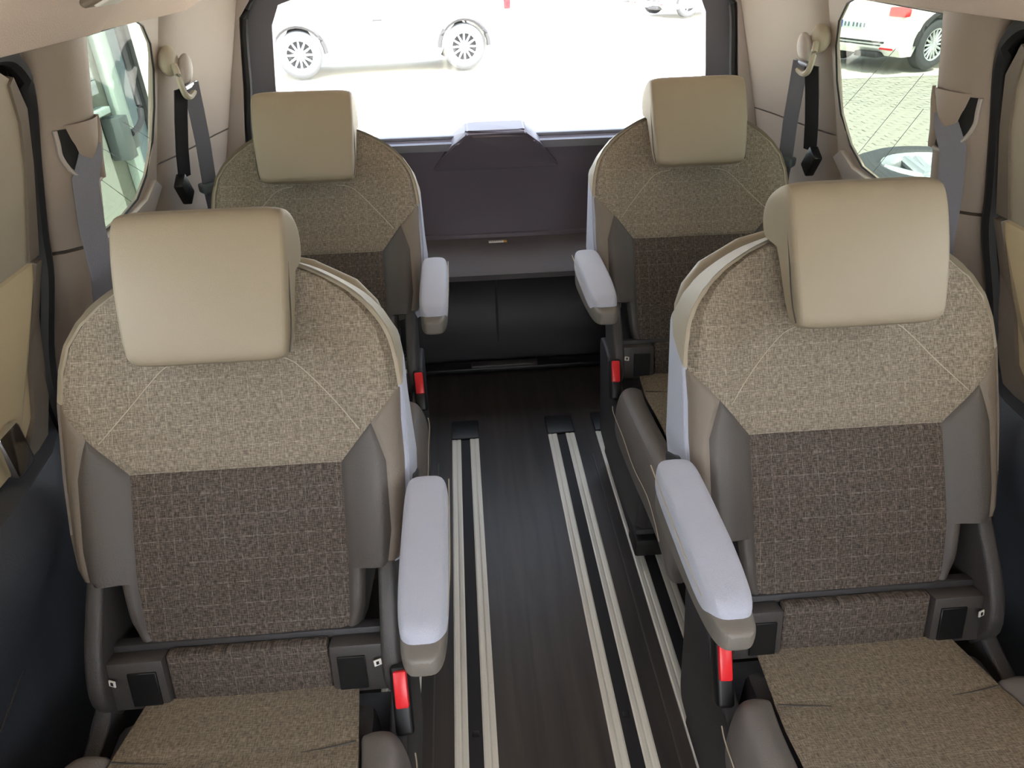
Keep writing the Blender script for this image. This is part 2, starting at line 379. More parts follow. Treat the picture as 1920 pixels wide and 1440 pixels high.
    wall_mesh('door_edge_cover', [(.86, .548), (.94, .56), (.99, .62), (1.055, .76), (1.057, .81), (1.03, .81), (.985, .69), (.93, .60)], [], s, M['taupe'], d, th=.03, off=-.02)
    bm = bmesh.new(); pr = [(-.002, .558), (-.05, .552), (-.072, .525), (-.075, .48), (-.062, .43), (-.04, .38), (-.03, .30), (-.025, .02), (.02, .02), (.02, .558)]
    A = []; ys = [.25, .5, .7, .82, .90, .95, .985]; kk = [1, 1, 1, .95, .8, .5, .05]
    for y, k in zip(ys, kk): A.append([bm.verts.new((s*(.80+min(dd*k, dd) if dd > 0 else .80+dd*k-.002), y, z)) for dd, z in pr])
    for P_, Q_ in zip(A, A[1:]):
        for j in range(len(pr)): bm.faces.new((P_[j], P_[(j+1) % len(pr)], Q_[(j+1) % len(pr)], Q_[j]))
    bm.faces.new(A[0]); bm.faces.new(A[-1][::-1]); bobj('door_lower_panel', bm, M['dark_trim'], d)
    tube('door_panel_seam', smoothpath([(s*.762, .50, .30), (s*.764, .70, .36), (s*.772, .84, .42), (s*.79, .93, .50)], 6), .0018, M['plastic'], d)
    box('door_handle', (s*.768, .845, .60), (.018, .05, .075), M['chrome'], d, .008)
    # black seal running down the rear edge of the door opening
    sl = [(.40, 1.10), (.80, 1.10), (.98, 1.10), (1.04, 1.085), (1.066, 1.04), (1.068, .95), (1.064, .85), (1.052, .78), (1.012, .66), (.985, .57), (.99, .45), (1.0, .25), (1.005, .03)]
    if s > 0: d.location.y = -.025
    tube('door_seal', smoothpath([(s*(wx(z)-(.006 if z > .9 else .010 if z > .8 else .020)), y, z) for y, z in sl], 5), .013, M['blackrub'], d, 8)
    wall_mesh('opening_trim', [(.25, 1.02), (1.03, 1.02), (1.03, .72), (1.12, .72), (1.12, 1.135), (.25, 1.135)], [], s, M['blackrub'], d, th=.01, off=.024)
    wall_mesh('opening_foot', [(.80, .02), (1.12, .02), (1.12, .70), (.80, .70)], [], s, M['blackrub'], d, th=.01, off=.018)
    wall_mesh('opening_corner', [(.90, .69), (1.12, .69), (1.12, .73), (.90, .73)], [], s, M['blackrub'], d, th=.01, off=.024)
    # front part of the body side (mostly behind the photographer)
    fw_ = struct(wall_mesh('wall_front_'+nm, [(-1.1, 0), (.30, 0), (.30, .70), (-1.1, .70)], [], s, M['plastic2'], None))
    wall_mesh('upper_wall', [(-1.1, .705), (.30, .705), (.30, 1.12), (-.75, 1.12), (-1.1, .85)], [[(-.95, .80), (.10, .80), (.10, 1.06), (-.72, 1.06)]], s, M['beige'], fw_)
    wall_mesh('side_pane', [(-1.0, .77), (.14, .77), (.14, 1.09), (-.72, 1.09)], [], s, M['glass'], fw_, th=.004, off=.035)
    wall_mesh('outer_skin', [(.30, .0), (1.25, 0), (1.25, .80), (.30, .80)], [], s, M['plastic2'], fw_, th=.02, off=.045)

# roof
def roof():
    prof = [(.80, 1.14), (.70, 1.12), (.672, 1.096), (.655, 1.10), (.62, 1.135), (.55, 1.165), (.40, 1.205), (.2, 1.235), (0, 1.245)]
    prof = prof+[(-x, z) for x, z in prof[-2::-1]]
    V = []; F = []; ys = [-.75+i*.15 for i in range(13)]+[1.12+i*.02 for i in range(9)]+[1.35+i*.13 for i in range(6)]; n = len(prof)
    for y in ys:
        k = 0 if y < 1.3 else (y-1.3)/.7*.02
        lf = min(1, max(0, (1.26-y)/.10)); lf = lf*lf*(3-2*lf)
        for x, z in prof:
            if .54 < abs(x) < .69: x = math.copysign(abs(x)-.042*lf, x); z += .005*lf
            V.append((x, y, z-k*(1-abs(x)/.8)))
    for i in range(len(ys)-1):
        for j in range(n-1): F.append((i*n+j, i*n+j+1, (i+1)*n+j+1, (i+1)*n+j))
    m0 = len(V)
    o = mobj('ceiling', V, F, M['headliner'], None, True)
    md = o.modifiers.new('thick', 'SOLIDIFY'); md.thickness = .02; md.offset = 1
    return struct(o)
ceil = roof()
lp = empty('ceiling_lamp', (-.497, .960, 1.161), 'small oval lamp set in the headliner above the left quarter window', 'lamp')
lp.rotation_euler = (0, R(-23), 0)
box('lamp_bezel', (0, 0, 0), (.045, .085, .010), M['taupe'], lp, .005, None, 3)
box('lamp_lens', (0, 0, -.004), (.028, .062, .008), M['white'], lp, .004, None, 3)

# rear end: body frame ring, tailgate with window, tray
def ring_prism(name, outer, inner, y0, y1, m, parent=None, lean=0, closed=True):
    n = len(outer); V = []; F = []
    for (X, Z) in outer: V.append((X, y0-lean*(Z-.7), Z))
    for (X, Z) in inner: V.append((X, y0+.004-lean*(Z-.7), Z))
    for (X, Z) in outer: V.append((X, y1-lean*(Z-.7), Z))
    for (X, Z) in inner: V.append((X, y1-lean*(Z-.7), Z))
    if not closed: F += [(0, n, 3*n, 2*n), (n-1, 3*n-1, 4*n-1, 2*n-1)]
    for i in range(n if closed else n-1):
        j = (i+1) % n
        F += [(i, j, n+j, n+i), (2*n+i, 3*n+i, 3*n+j, 2*n+j), (n+i, n+j, 3*n+j, 3*n+i), (i, 2*n+i, 2*n+j, j)]
    return mobj(name, V, F, m, parent, True)
def mirror(pts): return pts+[(-x, z) for x, z in pts[::-1]]
RO = mirror([(.0, 1.20), (.55, 1.19), (.72, 1.15), (.73, 1.0), (.765, .80), (.80, .65), (.80, .50)][::-1])[::1]
RI = mirror([(.0, 1.145), (.46, 1.14), (.575, 1.115), (.622, 1.06), (.648, .90), (.672, .77), (.68, .50)][::-1])
wb = struct(ring_prism('wall_back', RO, RI, 1.945, 1.99, M['beige_light'], closed=False))
tube('frame_seal', smoothpath([(x*.985, 1.965, z) for x, z in RI], 4), .011, M['blackrub'], wb)
tg = struct(ring_prism('door_3', mirror([(0, 1.17), (.46, 1.165), (.60, 1.135), (.645, 1.06), (.672, .90), (.70, .70), (.0, .70)][::-1][1:]) if 0 else mirror([(.70, .705), (.672, .90), (.645, 1.06), (.60, 1.135), (.46, 1.165), (0.01, 1.17)]),
                          mirror([(.60, .725), (.578, .90), (.555, 1.04), (.53, 1.085), (.44, 1.11), (0.01, 1.115)]), 2.03, 2.07, M['tail_grey'], None, .12))
# lower tailgate panel with soft kink
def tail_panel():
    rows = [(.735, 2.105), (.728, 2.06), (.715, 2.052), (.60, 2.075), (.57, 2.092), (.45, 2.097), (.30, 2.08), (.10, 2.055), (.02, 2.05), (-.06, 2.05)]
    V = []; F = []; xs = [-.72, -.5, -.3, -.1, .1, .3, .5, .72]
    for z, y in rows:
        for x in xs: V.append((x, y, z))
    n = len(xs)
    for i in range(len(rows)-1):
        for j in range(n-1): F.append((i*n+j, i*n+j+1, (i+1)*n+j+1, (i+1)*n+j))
    ks = 6*(n-1)  # one panel; strips below the shelf coloured darker to stand for the shade
    for nm, ff, mm in (('tailgate_lower_panel', F[:ks], M['tail_dark']), ('tailgate_panel_shaded', F[ks:], M['plastic2'])):
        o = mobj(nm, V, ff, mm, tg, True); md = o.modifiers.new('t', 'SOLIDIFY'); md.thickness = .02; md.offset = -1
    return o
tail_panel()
box('window_ledge', (0, 2.082, .733), (1.22, .035, .012), M['tail_grey'], tg, .004)
bm = bmesh.new()
V = [(-.082, 2.0, .764), (.082, 2.0, .764), (-.082, 2.09, .772), (.082, 2.09, .772), (-.084, 1.99, .752), (.084, 1.99, .752), (-.128, 2.015, .718), (.128, 2.015, .718), (-.128, 2.10, .735), (.128, 2.10, .735), (-.19, 2.062, .640), (.19, 2.062, .640), (-.18, 2.10, .63), (.18, 2.10, .63)]
vv = [bm.verts.new(v) for v in V]; bmesh.ops.convex_hull(bm, input=vv); bmesh.ops.bevel(bm, geom=list(bm.edges), offset=.005, segments=2, affect='EDGES')
bobj('latch_cover', bm, M['tail_dark'], tg)
gl = struct(mobj('window_2', [(-.62, 2.085, .72), (.62, 2.085, .72), (.60, 2.03, 1.15), (-.60, 2.03, 1.15), (-.62, 2.089, .72), (.62, 2.089, .72), (.60, 2.034, 1.15), (-.60, 2.034, 1.15)],
     [(0, 1, 2, 3), (7, 6, 5, 4), (0, 4, 5, 1), (1, 5, 6, 2), (2, 6, 7, 3), (3, 7, 4, 0)], M['glass']))
tr = empty('luggage_shelf', (0, 1.95, .412), 'dark grey flat luggage shelf between the rear seats and the tailgate', 'shelf')
bm = bmesh.new(); add_prism(bm, [(-.105, -.012), (-.10, -.03), (-.085, -.035), (.146, -.02), (.146, .012), (-.09, .0)], 'x', -.70, .70, .004, 2); bobj('shelf_board', bm, M['tray'], tr)
box('shelf_rear_lip', (0, .148, .012), (1.38, .03, .022), M['tail_dark'], tr, .003)
for x in (-.12, .12): box('shelf_bracket', (x, .06, -.05), (.02, .08, .05), M['black'], tr, .004)
st = empty('label_strip', (-.003, 2.045, .424), 'tiny white sticker with a yellow end lying at the back of the luggage shelf', 'sticker')
box('paper', (-.006, 0, 0), (.046, .012, .004), M['white'], st, .0008)
box('yellow_end', (.022, 0, .0003), (.010, .012, .004), M['yellow'], st, .0008)
for i in range(7): box('print_mark', (-.026+i*.0058, -.001, .0022), (.0026, .005, .0006), M['box'], st, 0)
sb = struct(box('trim_5', (0, 1.985, .012), (1.3, .05, .02), M['black'], None, .006)); sb['label'] = 'black loading sill at the rear of the floor'
box('sill_grip', (0, 1.975, .025), (.22, .03, .012), M['plastic'], sb, .005, None, 3)
tube('panel_rib', [(-.015, 2.058, .35), (-.015, 2.036, .08)], .004, M['plastic2'], tg)

# front bulkhead and windscreen area behind the photographer
fb = struct(box('wall_front', (0, -1.12, .36), (1.6, .04, .76), M['plastic2'], None, .005))
box('dashboard', (0, -.95, .68), (1.5, .32, .12), M['plastic2'], fb, .03)
for q in (-1, 1):
    bm = bmesh.new(); add_prism(bm, [(-.52, .30), (-.42, .30), (-.14, .80), (-.10, .98), (-.17, 1.0), (-.26, .80)], 'x', q*.445-.23, q*.445+.23, .03, 3)
    bobj('front_seat_back', bm, M['grey_leather'], fb)
ws = struct(mobj('window_4', [(-.72, -1.12, .76), (.72, -1.12, .76), (.66, -.75, 1.14), (-.66, -.75, 1.14), (-.72, -1.124, .76), (.72, -1.124, .76), (.66, -.754, 1.144), (-.66, -.754, 1.144)],
     [(0, 1, 2, 3), (7, 6, 5, 4), (0, 4, 5, 1), (1, 5, 6, 2), (2, 6, 7, 3), (3, 7, 4, 0)], M['glass']))

# ------------------------------------------------------------------ floor rails
rails = [(-.1375, 'second aluminium floor rail from the left, full length beside the left seats', 'inner'), (.1385, 'aluminium floor rail on the right of the aisle, third from the left', 'inner'),
         (.2765, 'outer aluminium floor rail running under the right-hand seats', 'outer'), (-.2765, 'outer aluminium floor rail running under the left-hand seats', 'outer')]
for x, lab, k in rails:
    t = empty('floor_rail', (x, .5, 0), lab, 'rail', 'seat rails let into the floor')
    for sx in (-1, 1):
        bm = bmesh.new(); add_prism(bm, [(-.0125, .0), (.0125, 0), (.0125, .0042), (.0095, .005), (.003, .0046), (0, .0036), (-.003, .0046), (-.0095, .005), (-.0125, .0042)], 'y', -1.4, 1.10)
        bmesh.ops.translate(bm, vec=(sx*.0255, 0, 0), verts=list(bm.verts)); bobj('rail_flange', bm, M['alu'], t, False)
    box('rail_slot', (0, -.15, .0012), (.026, 2.5, .0024), M['blackrub'], t, 0)
    for i in range(5): box('slot_stud', (0, -1.1+i*.33+(.012 if x > 0 else 0), .0035), (.012, .010, .003), M['black'], t, .001)
    box('rail_end_cap', (0, 1.142, .005), (.078, .085, .01), M['black'], t, .003)

# ------------------------------------------------------------------ seats
def lerp(tab, v):
    if v <= tab[0][0]: return tab[0][1]
    for (a, x), (b, y) in zip(tab, tab[1:]):
        if v <= b: return x+(y-x)*(v-a)/(b-a) if b > a else y
    return tab[-1][1]
UO = [(-.262, .118), (-.255, .142), (-.24, .158), (-.21, .166), (-.152, .172), (-.1505, .206), (-.143, .222), (-.13, .230), (-.08, .236), (0, .239), (.10, .238), (.15, .232), (.185, .222), (.215, .203), (.24, .178), (.262, .145), (.28, .108), (.292, .065), (.297, .03)]
TH = R(29); ZB = .579
def face_w(u, v):
    """how far the face of the backrest stands forward"""
    u = abs(u); w_ = .022*math.exp(-((u-.195)/.04)**2)*(1 if v < .12 else max(0, 1-(v-.12)/.12))
    if v < -.20: w_ *= max(0, (v+.262)/.062)
    w_ += .010*math.exp(-(v+.13)**2/.012)*(1-(u/.25)**2)
    uo = lerp(UO, v); e = uo-u
    
    rr = .018
    if e < rr: w_ -= rr-math.sqrt(max(0, rr*rr-(rr-e)**2))
    if v < -.262+rr: q = v+.262; w_ -= rr-math.sqrt(max(0, rr*rr-(rr-q)**2))
    if v > .297-rr: q = max(0, .297-v); w_ -= .8*(rr-math.sqrt(max(0, rr*rr-(rr-q)**2)))
    return w_
def patch(name, rows, fl, fr, m, parent, cols=20, groove=.0035, rot=True):
    V = []; F = []; n = cols+1
    for i, v in enumerate(rows):
        a, b = fl(v), fr(v)
        for j in range(n):
            u = a+(b-a)*j/cols; d = min(u-a, b-u, (v-rows[0])*1.0, (rows[-1]-v)*1.0)
            g = -groove*max(0, 1-d/.006)
            V.append((u, -(face_w(u, v)+g), v))
    for i in range(len(rows)-1):
        for j in range(cols): F.append((i*n+j, i*n+j+1, (i+1)*n+j+1, (i+1)*n+j))
    return mobj(name, V, F, m, parent, True)
def rowset(a, b, step, extra=()):
    n = max(2, int(round((b-a)/step))); r = [a+(b-a)*i/n for i in range(n+1)]
    r += [e for e in extra if a < e < b]; r += [a+.003, a+.006, b-.003, b-.006]
    return sorted(set(round(x, 5) for x in r))
def hx(v): return lerp([(-.262, .118), (-.25, .135), (-.23, .143), (-.15, .148), (0, .147)], v)
def diag(v): return .147+(v/.105)*(lerp(UO, .105)-.147) if v < .105 else lerp(UO, v)
def make_seat(s):
    a = -s     # aisle direction
    root = empty('captain_chair', (s*.445, .80, 0), 'x', 'seat')
    bk = []
    def B(o): o.location = (0, -.003, ZB); o.rotation_euler = (-TH, 0, 0); bk.append(o); return o
    ex = [v for v, _ in UO]
    B(patch('backrest_centre_panel', rowset(-.262, 0, .008, ex), lambda v: -hx(v), hx, M['weave_dark'], root, 28))
    B(patch('backrest_upper_panel', rowset(0, .297, .008, ex+[.105]), lambda v: -diag(v), diag, M['weave_light'], root, 34))
    for q in (-1, 1):
        inner = lambda v: hx(v) if v <= 0 else diag(v)-.0001
        mid = lambda v: max(inner(v), min(lerp(UO, v)-.0005, lerp([(-.15, .205), (-.1, .213), (.0, .212), (.04, .200), (.075, .188), (.105, .2379)], v))) if v > -.15 else lerp(UO, v)-.0005
        rw = rowset(-.262, .1045, .007, ex)
        if q > 0:
            B(patch('backrest_bolster', rw, inner, mid, M['grey_leather'], root, 10)); B(patch('bolster_border', [r for r in rw if r >= -.15], mid, lambda v: lerp(UO, v), M['taupe'], root, 6))
        else:
            B(patch('backrest_bolster', rw, lambda v: -mid(v), lambda v: -inner(v), M['grey_leather'], root, 10)); B(patch('bolster_border', [r for r in rw if r >= -.15], lambda v: -lerp(UO, v), lambda v: -mid(v), M['taupe'], root, 6))
    # side wrap: cream over the shoulders, felt (aisle) below
    def wrap(name, path, m, d1, cols=None):
        prof = [(-.004, -.016), (.001, -.008), (.004, .004), (.006, .02), (.008, .05), (.008, .085), (.004, .10), (-.004, .108)]
        V = []; F = []; n = len(prof); N = len(path)
        for i, (u, v) in enumerate(path):
            pa = Vector(path[max(i-1, 0)]); pb = Vector(path[min(i+1, N-1)]); t = (pb-pa).normalized(); nrm = Vector((t.y, -t.x))
            if nrm.dot(Vector((u, v-.0))) < 0: nrm = -nrm
            fw0 = face_w(u*.999, v)
            for o_, dep in prof:
                w_ = fw0-.002 if dep < 0 else -dep+.0
                if dep < 0: w_ = fw0+(.012 if dep < -.01 else .004)*0+(-dep*.25)
                sh = d1(u, v, max(0, dep)); uu = math.copysign(lerp(UO, v+sh), u) if sh > 1e-5 else u
                V.append((uu+nrm.x*o_, -w_, v+nrm.y*o_ + sh))
        for i in range(N-1):
            for j in range(n-1): F.append((i*n+j, i*n+j+1, (i+1)*n+j+1, (i+1)*n+j))
        return mobj(name, V, F, m, root, True)
    top = [(u, v) for v, u in UO if v >= .105]; side = [(lerp(UO, .105), .105)]+[p for p in top]
    pathR = [(p[0], p[1]) for p in side]; pathL = [(-p[0], p[1]) for p in side][::-1]
    full = [tuple(p)[:2] for p in smoothpath([(x, z, 0) for x, z in pathR+pathL], 3)]
    def d_up(u, v, dep): return dep*.95*max(0, 1-(v-.105)/.12)
    B(wrap('shoulder_cover', full, M['cream'], d_up))
    for q in (-1, 1):
        lp_ = [(q*u, v) for v, u in UO if -.1505 <= v <= .105]+[(q*lerp(UO, .105), .105)]
        lp_ = [p for p in lp_ if abs(p[0]) > .2]
        B(wrap('side_cover', lp_, M['felt'] if q == a else M['taupe'], lambda u, v, d: d*.95*max(0, v/.105)))
    # lower back edge behind the strip and rear shell
    pts = [(-.15, -.25), (-.165, -.16), (-.215, -.145), (-.23, 0), (-.232, .10), (-.222, .17), (-.19, .225), (-.14, .262), (-.06, .288), (.06, .288), (.14, .262), (.19, .225), (.222, .17), (.232, .10), (.23, 0), (.215, -.145), (.165, -.16), (.15, -.25)]
    o = prism('back_shell', pts, 'y', .085, .118, M['cream'], root, .01, 3); B(o)
    pts2 = [(-.212, .13), (-.208, .205), (-.195, .238), (-.165, .272), (-.10, .306), (-.04, .320), (.04, .320), (.10, .306), (.165, .272), (.195, .238), (.208, .205), (.212, .13), (.12, .0), (-.12, .0)]
    o = prism('back_shell_rim', pts2, 'y', .124, .150, M['cream'], root, .008, 3); B(o)
    pts3 = [(-.15, -.26), (-.165, -.2), (-.165, .1), (.165, .1), (.165, -.2), (.15, -.26)]
    o = prism('back_core', pts3, 'y', .004, .12, M['plastic2'], root, .006, 2); B(o)
    # seams on the upper panel
    for q in (-1, 1):
        sm = smoothpath([(q*.05, 0, .158), (q*.078, 0, .153), (q*.10, 0, .138), (q*.14, 0, .094), (q*.178, 0, .048)], 8)
        B(tube('seam', [(p.x, -(face_w(p.x, p.z)+.0004), p.z) for p in sm], .0008, M['stitch'], root, 5))
    # headrest
    hb = bmesh.new()
    prof = [(-.078, .150), (-.086, .165), (-.088, .25), (-.084, .325), (-.074, .348), (-.05, .357), (-.005, .352), (.018, .338), (.026, .315), (.020, .292), (.0, .285), (-.022, .280), (-.034, .262), (-.038, .22), (-.040, .170), (-.048, .150)]
    us = [-.112, -.107, -.088, -.05, 0, .05, .088, .107, .112]; ks = [.90, .965, 1, 1, 1, 1, 1, .965, .90]
    rings = []
    cyy = sum(p[0] for p in prof)/len(prof); czz = .255
    for u, k in zip(us, ks):
        ring = []
        for y, z in prof:
            tap = 1-.07*max(0, (.25-z)/.10)
            ring.append(hb.verts.new((u*tap, -.058+(y+.058)*(.78 if k < .93 else (1 if k == 1 else .95)) - .004*(1-(u/.116)**2)*(1 if y < -.06 else 0), czz+(z-czz)*k)))
        rings.append(ring)
    n = len(prof)
    for A_, B_ in zip(rings, rings[1:]):
        for j in range(n): hb.faces.new((A_[j], A_[(j+1) % n], B_[(j+1) % n], B_[j]))
    hb.faces.new(rings[0]); hb.faces.new(rings[-1][::-1])
    ho = bobj('headrest', hb, M['head'], root); md = ho.modifiers.new('s', 'SUBSURF'); md.levels = 2; md.render_levels = 2
    for p in ho.data.polygons: p.use_smooth = True
    B(ho)
    for q in (-1, 1):
        pp = [(q*.1035, -.070, .160), (q*.1085, -.070, .20), (q*.1095, -.068, .30), (q*.107, -.060, .332), (q*.102, -.042, .345), (q*.100, -.01, .341)]
        sm = tube('piping', smoothpath(pp, 6), .0009, M['dstitch'], ho, 5)
        tube('headrest_post', [(q*.05, .0, .20), (q*.05, .0, .30)], .006, M['chrome'], ho)
    # low back strip, anchor pockets and frame
    ls = box('lumbar_strip', (0, -.148, .325), (.225, .02, .085), M['weave_dark'], root, .005, (-R(14), 0, 0))
    o = box('frame_crossbar', (0, -.128, .322), (.40, .02, .095), M['plastic2'], root, .004, (-R(14), 0, 0))
    for q in (-1, 1):
        pk = box('anchor_surround', (q*.158, -.150, .325), (.088, .03, .082), M['plastic'], root, .006, (-R(14), 0, 0))
        bm = bmesh.new(); add_box(bm, (q*.145, -.1665, .325), (.040, .004, .056), (-R(14), 0, 0), .001, 1); bobj('anchor_pocket', bm, M['black'], pk)
        bm = bmesh.new(); add_box(bm, (q*.183, -.168, .345), (.011, .002, .010), (-R(14), 0, R(20)*q), .0005, 1); bobj('anchor_symbol', bm, M['white'], pk)
        bm = bmesh.new(); add_box(bm, (q*.183, -.1692, .3455), (.004, .001, .005), (-R(14), 0, R(20)*q), 0, 1); bobj('symbol_mark', bm, M['black'], pk)
        # recliner arm: rounded lobe rising beside the backrest
        sh = arc2([(-.165, .27), (-.185, .32), (-.165, .375), (-.12, .43), (-.075, .475), (-.045, .49), (-.02, .47), (-.03, .41), (-.06, .34), (-.06, .26)], 4)
        prism('recliner_arm', sh, 'x', q*.190 if q > 0 else -.214, .214 if q > 0 else -.190, M['plastic'], root, .007, 3)
        # lower side cover down to the floor shoe
        sd_ = [(-.165, .30), (-.13, .335), (-.06, .34), (-.035, .32), (-.06, .22), (-.075, .138), (-.092, .09), (-.144, .078), (-.30, .07), (-.47, .10), (-.50, .16), (-.49, .225), (-.30, .255)]
        prism('side_shield', arc2(sd_+[sd_[0]], 3)[:-1], 'x', q*.196 if q > 0 else -.222, .222 if q > 0 else -.196, M['plastic2'] if q == a else M['plastic2'], root, .006, 3)
    # cushion
    def cw(y): return lerp([(-.66, .150), (-.5, .168), (-.3, .166), (-.165, .150)], y)
    def cz_(u, y):
        z = lerp([(-.66, .20), (-.655, .255), (-.64, .295), (-.61, .325), (-.56, .338), (-.45, .335), (-.30, .318), (-.165, .300)], y)
        return z+.006*math.exp(-((y+.4)/.1)**2)-.006*(1-(u/.17)**2)
    ys = sorted(set([-.66+.495*i/40 for i in range(41)]+[-.655, -.65, -.645]))
    V = []; F = []; nc = 20
    for y in ys:
        W = cw(y)
        for j in range(nc+1):
            u = -W+2*W*j/nc; dd = min(W-abs(u), 1); g = -.004*max(0, 1-dd/.006)
            g -= .0035*max(0, 1-abs(y+.262)/.005)
            V.append((u, y, cz_(u, y)+g))
    for i in range(len(ys)-1):
        for j in range(nc): F.append((i*(nc+1)+j, i*(nc+1)+j+1, (i+1)*(nc+1)+j+1, (i+1)*(nc+1)+j))
    kx = sum(1 for y in ys if y < -.585)*nc
    mobj('seat_cushion', V, F[kx-nc:], M['weave_seat'], root, True); mobj('cushion_nose', V, F[:kx-nc], M['taupe'], root, True)
    tube('cushion_seam', [(cw(-.262)*t/10*.98, -.262-.010*(1-(t/10)**2), cz_(cw(-.262)*t/10, -.262)-.0012) for t in range(-10, 11)], .0012, M['dstitch'], root, 5)
    for q in (-1, 1):
        V = []; F = []; cr = [(0, 0), (.012, .012), (.026, .024), (.042, .027), (.058, .020), (.068, 0), (.072, -.03), (.072, -.075), (.064, -.11), (.0, -.12)]
        yb = [-.675, -.668, -.65, -.61, -.55, -.45, -.36, -.31, -.28, -.258, -.248]
        kb = [.35, .62, .85, .97, 1, 1, 1, .98, .85, .6, .3]
        n = len(cr)
        for y, k in zip(yb, kb):
            zb = lerp([(-.675, .235), (-.665, .27), (-.65, .295), (-.61, .322), (-.56, .334), (-.45, .331), (-.30, .314), (-.165, .300)], y)
            for du, dz in cr: V.append((q*(cw(y)-.001+du*(.55+.45*k)), y, zb-.003+(dz*k if dz > 0 else dz)))
        for i in range(len(yb)-1):
            for j in range(n): F.append((i*n+j, i*n+(j+1) % n, (i+1)*n+(j+1) % n, (i+1)*n+j))
        F.append(tuple(range(n))); F.append(tuple(range((len(yb)-1)*n, len(yb)*n))[::-1])
        bo = mobj('cushion_bolster', V, F, M['lit_leather'], root, True); md = bo.modifiers.new('s', 'SUBSURF'); md.levels = 1; md.render_levels = 2
        sm = [(q*(cw(y)+.0715), y, lerp([(-.66, .25), (-.6, .30), (-.45, .312), (-.27, .295)], y)-.018) for y in (-.655, -.63, -.58, -.5, -.4, -.3, -.265)]
        tube('bolster_seam', smoothpath(sm, 4), .0011, M['stitch'], bo, 5)
    box('cushion_base', (0, -.42, .235), (.36, .46, .12), M['plastic2'], root, .02)
    box('pedestal', (0, -.28, .125), (.40, .34, .15), M['plastic2'], root, .012)
    for q in (-1, 1):
        fo = box('floor_shoe', (q*.1675, -.275, .040), (.080, .36, .058), M['plastic2'], root, .008)
        bm = bmesh.new(); add_box(bm, (q*.1675, -.440, .03), (.084, .07, .05), None, .006, 2); bobj('shoe_cap', bm, M['black'], fo)
    # armrest on the aisle side
    ax_ = a*.268
    V = []; F = []
    ysA = [-.02, -.03, -.05, -.12, -.20, -.255, -.285, -.30, -.308]; kA = [.55, .85, 1, 1, 1, .96, .88, .72, .45]; n = 16
    def armring(y, k, z0, z1, w_):
        out = []
        for j in range(n):
            t = 2*math.pi*j/n; cx, sx = math.cos(t), math.sin(t)
            px = math.copysign(abs(cx)**.45, cx)*w_/2*(k if k < 1 else 1); pz = math.copysign(abs(sx)**.45, sx)*(z1-z0)/2*(.45+.55*k)
            out.append((ax_+px, y-.015, (z0+z1)/2+pz))
        return out
    for y, k in zip(ysA, kA):
        zl = lerp([(-.31, .515), (-.22, .500), (-.1, .488), (0, .482)], y)
        V += armring(y, k, zl, .552, .058)
    for i in range(len(ysA)-1):
        for j in range(n): F.append((i*n+j, i*n+(j+1) % n, (i+1)*n+(j+1) % n, (i+1)*n+j))
    F.append(tuple(range(n))); F.append(tuple(range((len(ysA)-1)*n, len(ysA)*n))[::-1])
    ab = mobj('armrest', V, F, M['arm_base'], root, True); md = ab.modifiers.new('s', 'SUBSURF'); md.levels = 1; md.render_levels = 2
    V = []; F = []; ysP = [-.018, -.028, -.05, -.12, -.20, -.245, -.272, -.288]; kP = [.6, .9, 1, 1, 1, .95, .84, .55]
    for y, k in zip(ysP, kP): V += armring(y, k, .520, .576-(.006 if y < -.22 else 0)-(.008 if y < -.28 else 0), .062)
    for i in range(len(ysP)-1):
        for j in range(n): F.append((i*n+j, i*n+(j+1) % n, (i+1)*n+(j+1) % n, (i+1)*n+j))
    F.append(tuple(range(n))); F.append(tuple(range((len(ysP)-1)*n, len(ysP)*n))[::-1])
    pd = mobj('arm_pad', V, F, M['arm_pad'], ab, True); md = pd.modifiers.new('s', 'SUBSURF'); md.levels = 1; md.render_levels = 2
    tube('arm_seam', smoothpath([(ax_+a*.0305, -.03, .556), (ax_+a*.0315, -.14, .556), (ax_+a*.031, -.21, .553), (ax_+a*.028, -.265, .550)], 5), .0009, M['stitch'], ab, 5)
    box('armrest_hinge', (a*.234, .01, .485), (.03, .08, .10), M['plastic'], root, .012, (-TH, 0, 0), 3)
    # buckle
    bk_ = box('belt_buckle', (a*.217, -.205, .312), (.026, .026, .095), M['black'], root, .006, (R(-38), a*R(-4), 0), 3)
    bm = bmesh.new(); add_box(bm, (a*.217, -.205-.0118+.010, .312+.0092+.014), (.019, .010, .050), (R(-38), a*R(-4), 0), .003, 2); bobj('release_button', bm, M['red'], bk_)
    return root
RS = make_seat(1); LS = make_seat(-1)
RS['label'] = 'nearest right-hand seat, its headrest overlapping the right quarter window'
LS['label'] = 'nearest left-hand seat, biggest headrest, in the lower left of the cabin'
for src, lab in ((RS, 'rear right seat, just in front of the tailgate, right of the luggage shelf'), (LS, 'rear left seat, just in front of the tailgate, left of the luggage shelf')):
    c = copy_tree(src); c.location.y += .765; c.location.z += .018; c['label'] = lab
    c['group'] = src['group'] = 'four beige and grey captain chairs'

